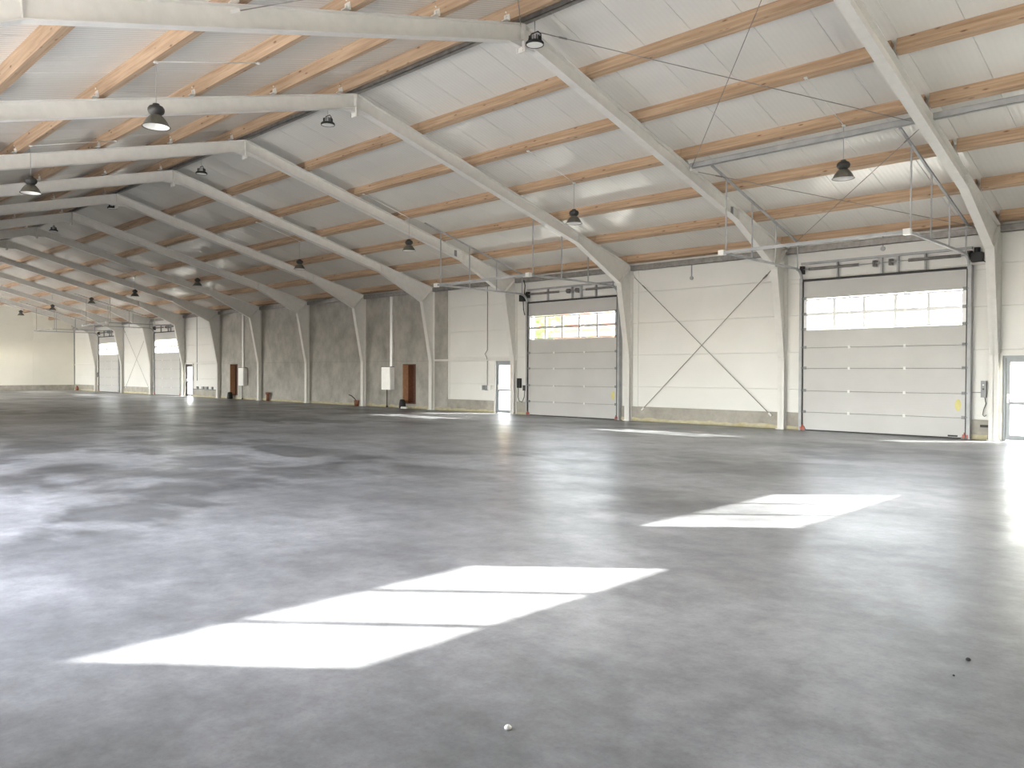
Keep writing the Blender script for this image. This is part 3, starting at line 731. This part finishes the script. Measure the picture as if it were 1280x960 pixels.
# ---------------------------------------------------------------- wall equipment
YE = YW - 0.001
def cabinet(x0, z0, x1, z1, xr, label):
    o = thing('wall_cabinet', label, 'cabinet', ((x0 + x1) / 2, YE, z0), 'white wall cabinets on the concrete wall')
    w_ = (x1 - x0) / 2; h = z1 - z0
    obj('cabinet_body', MB().box(-w_, w_, -.22, 0, 0, h), WHITE, o)
    obj('cabinet_door', MB().box(-w_ + .02, w_ - .02, -.235, -.222, .02, h - .02), WHITE, o)
    obj('cabinet_lid', MB().box(-w_ - .01, w_ + .01, -.23, 0, h, h + .02), DARK, o)
    obj('cable_pipe', MB().tube([(-.08, -.10, 0), (-.08, -.10, -z0 + .01)], .022, 8), DARK, o)
    obj('pipe_foot', MB().tube([(-.08, -.10, -z0 + .08), (-.08, -.10, -z0 + .002)], .05, 10), DARK, o)
    obj('cable_duct', MB().box(xr - (x0 + x1) / 2 - .075, xr - (x0 + x1) / 2 + .075, -.07, 0, h + .02, 5.02 - z0), WHITE, o)
    return o
cabinet(-24.12, .79, -23.46, 1.80, -23.62, 'white wall cabinet with tall white duct, right of the hose frame')
cabinet(-37.55, .78, -36.95, 1.78, -37.35, 'far white wall cabinet with tall duct beside the dark timber hatch')
def hatch(i, label):
    x0, x1, z0, z1 = NICHE[i]
    o = thing('timber_hatch', label, 'hatch', (x0, YW, z0), 'timber lined hatches in the concrete wall')
    w_ = x1 - x0; h = z1 - z0
    obj('jamb', MB().box(.0, .03, -.01, .33, 0, h), PLY, o); obj('jamb', MB().box(w_ - .03, w_, -.01, .33, 0, h), RUST, o)
    obj('lintel', MB().box(.03, w_ - .03, -.01, .33, h - .03, h), RUST, o); obj('sill', MB().box(.03, w_ - .03, -.01, .33, 0, .03), RUST, o)
    n = 5; ww = (w_ - .06) / n
    for k in range(n): obj('board', MB().box(.03 + k * ww + .004, .03 + (k + 1) * ww - .004, .29, .31, .03, h - .03), RUST, o)
    obj('backing', MB().box(0, w_, .33, .36, 0, h), DARK, o)
    return o
hatch(5, 'brown timber-lined hatch in the concrete wall right of the white cabinet')
hatch(8, 'far brown timber-lined hatch left of the far white cabinet')
def bucket(x, y, s, label):
    o = thing('bag', label, 'bag', (x, y, 0), 'dark bags at the hatches')
    obj('bag_body', MB().lathe([(0, 0), (.13 * s, 0), (.15 * s, .08), (.13 * s, .25), (.10 * s, .38), (0, .40)], 12), BLACK, o)
bucket(-22.62, YW - .22, 1.0, 'black bag on the floor before the nearer timber hatch')
o = thing('paper_scraps', 'white crumpled paper at the foot of the nearer timber hatch', 'paper', (-22.3, YW - .42, 0))
for k in range(4):
    m = MB(); m.lathe([(0, 0), (.07, .005), (.08, .04), (.04, .085), (0, .09)], 7, (random.uniform(-.35, .2), random.uniform(-.06, .06), 0))
    obj('scrap', m, PEB, o)
bucket(-38.6, YW - .22, 1.1, 'black bag on the floor below the far timber hatch')
# hose at the foot of frame six
o = thing('hose', 'black hose end curling up beside a dark bucket at a frame foot', 'hose', (-26.0, YW - .25, 0))
obj('bucket', MB().lathe([(0, 0), (.10, 0), (.13, .26), (.12, .26), (.09, .02), (0, .02)], 14), BROWN, o)
obj('hose_end', MB().tube([(0, 0, .1), (-.05, 0, .26), (-.2, 0, .36), (-.42, 0, .46), (-.62, 0, .50)], .02, 6), BLACK, o)
o = thing('floor_pipe', 'short brown drain pipe standing at the foot of the concrete wall', 'pipe', (-34.45, YW - .12, 0))
obj('pipe_body', MB().tube([(0, 0, 0), (0, 0, .38)], .085, 12), BROWN, o); obj('pipe_collar', MB().tube([(0, 0, .34), (0, 0, .46)], .12, 12), BROWN, o)
# control unit right of the nearest door
o = thing('door_control', 'grey control unit with dangling cable right of the nearest sectional door', 'control', (-.33, YW - .002, 1.02), 'door controls')
obj('control_box', MB().box(-.055, .055, -.09, 0, 0, .40), GREYP, o)
obj('push_button', MB().tube([(0, -.09, .30), (0, -.10, .30)], .02, 10), WHITE, o)
obj('push_button', MB().tube([(0, -.09, .20), (0, -.10, .20)], .02, 10), BLACK, o)
obj('cable', MB().tube([(0.02, -.04, 0), (.05, -.04, -.15), (.0, -.04, -.3), (-.02, -.04, -.42), (.02, -.04, -.46), (.06, -.04, -.42)], .009, 6), DARK, o)
obj('feed_cable', MB().tube([(-.06, -.02, .12), (-.30, -.02, .12), (-.32, -.02, .8), (-.30, -.03, 1.4)], .008, 6), DARK, o)
o = tag(obj('floor_socket', MB().box(-.40, -.22, YW - .05, YW - .036, .30, .36), BLACK), 'small dark bracket on the plinth right of the nearest door', 'bracket')
# control gear at the second door
o = thing('door_control', 'black control unit with looping cable left of the second sectional door', 'control', (-15.75, YW - .002, 1.0), 'door controls')
obj('control_box', MB().box(-.08, .08, -.10, 0, .0, .36), BLACK, o)
obj('control_box', MB().box(.22, .36, -.10, 0, -.10, .10), DARK, o)
obj('cable', MB().tube([(-.05, -.05, 0), (-.06, -.05, -.35), (.0, -.05, -.50), (.15, -.05, -.52), (.25, -.05, -.35), (.28, -.05, -.1)], .012, 6), DARK, o)
# conduit and sockets left of the narrow glazed door
o = thing('socket_board', 'row of socket boxes under a thin conduit, left of narrow glazed door', 'socket', (-17.55, YW - .002, .95), 'wall socket boards')
for k, (dx, w_, m_) in enumerate(((-.34, .12, PVC), (-.20, .12, GREYP), (-.06, .14, GREYP), (.10, .18, PVC))): obj('socket_box', MB().box(dx, dx + w_, -.07, 0, -.08 + .02 * (k % 2), .12), m_, o)
obj('conduit', MB().tube([(.05, -.03, .12), (.05, -.03, 1.1), (.05, -.06, 1.2), (-.03, -.08, 1.35), (.05, -.03, 1.5), (.05, -.03, 4.1)], .014, 6), GREYP, o)
o = thing('socket_board', 'far socket boxes on the ledge beside the black-framed glazed door', 'socket', (-43.2, YW - .002, .95), 'wall socket boards')
for dx, w_ in ((-.15, .2), (.6, .25), (1.1, .3), (1.9, .15)): obj('socket_box', MB().box(dx, dx + w_, -.07, 0, -.45, -.30), GREYP, o)
obj('conduit', MB().tube([(-.1, -.03, .05), (-.1, -.03, 4.1)], .016, 6), GREYP, o)
obj('ledge', MB().box(-.6, 2.6, -.06, -.038, -.49, -.46), DARK, o)
o = thing('door_control', 'dark control box on the wall left of the last sectional door', 'control', (-60.55, YW - .002, 1.1), 'door controls')
obj('control_box', MB().box(-.08, .08, -.10, 0, 0, .36), BLACK, o)
tag(obj('bollard', MB().lathe([(0, 0), (.12, 0), (.12, .2), (.05, .38), (0, .4)], 10, (-64.6, YW - .3, 0)), BROWN), 'small dark bollard on the floor near the far wall corner', 'bollard')
for k, (x, z, lb) in enumerate([(-8.4, 4.55, 'small bracket hanging high on the braced wall bay'), (-2.7, 4.86, 'small round bracket high above the nearest sectional door')]):
    o = tag(obj('wall_bracket', MB().box(x - .012, x + .012, YW - .03, YW - .002, z, z + .40).tube([(x, YW - .03, z - .02), (x, YW - .002, z - .02)], .06, 12), GALV), lb, 'bracket')
for i, lb in ((1, 'small grey plate on the haunch of the frame right of braced bay'), (3, 'small grey plate on the haunch of the frame by narrow door')):
    X = FX[i]; c = (18.55, top(18.55) - .17)
    o = tag(obj('type_plate', MB().box(X - .095 + .006, X - .095 + .012, c[0] - .06, c[0] + .06, c[1] - .11, c[1] + .11), GREYP), lb, 'plate')

# loose bits on the floor
def stone(x, y, r, m_, lb):
    m = MB().lathe([(0, 0), (r * .8, 0), (r, r * .4), (r * .6, r * .9), (0, r)], 7)
    o = tag(obj('pebble', m, m_, None, (x, y, 0)), lb, 'pebble', 'stones lying on the floor')
stone(2.35, 2.52, .019, PEB, 'small white pebble on the bare floor near the bottom edge')
stone(3.58, 4.93, .014, BLACK, 'small black chip on the floor at lower right, farther of two')
stone(3.59, 4.62, .007, BLACK, 'tiny black chip on the floor at lower right, nearer of two')

# ---------------------------------------------------------------- what shows outside the panes
def house(x, y, w_, d_, h, label):
    o = thing('house', label, 'building', (x, y, -0.21))
    obj('house_wall', MB().box(-w_/2, w_/2, 0, d_, 0, h), BRICKM, o)
    obj('house_roof', MB().prism([(-w_/2 - .5, h), (w_/2 + .5, h), (0, h + 3.2)], -.5, d_ + .5, 'y'), TILEM, o)
    for k in range(5): obj('house_window', MB().box(-w_/2 + 1.2 + k * (w_ - 3.2) / 4, -w_/2 + 2.2 + k * (w_ - 3.2) / 4, -.05, .05, h - 2.6, h - 1.2), GREYP, o)
house(-52, 62, 20, 10, 6.0, 'orange rendered house outside, seen through the second door panes')
def tree(x, y, h, label):
    o = thing('tree', label, 'tree', (x, y, -0.21), 'trees outside the hall')
    obj('trunk', MB().tube([(0, 0, 0), (.1, 0, h * .4), (0, .1, h * .7)], .22, 8), BARKM, o)
    m = MB(); rnd = random.Random(int(h * 10))
    for k in range(260):
        a, b, r = rnd.uniform(0, 6.28), rnd.uniform(-1, 1), rnd.uniform(.5, 1) * h * .3
        c = Vector((math.cos(a) * math.sqrt(1 - b * b) * r, math.sin(a) * math.sqrt(1 - b * b) * r, h * .68 + b * r * .9)); q = rnd.uniform(.25, .5)
        u = Vector((rnd.uniform(-1, 1), rnd.uniform(-1, 1), rnd.uniform(-1, 1))).normalized(); v = u.orthogonal().normalized()
        m.add([c - u * q, c - v * q * .6, c + u * q, c + v * q * .6], [(0, 1, 2, 3)])
    obj('crown', m, LEAFM, o)
tree(-36, 44, 8.5, 'green tree outside behind the right panes of second door')
tree(-68, 66, 9.5, 'green tree outside left of the orange house')
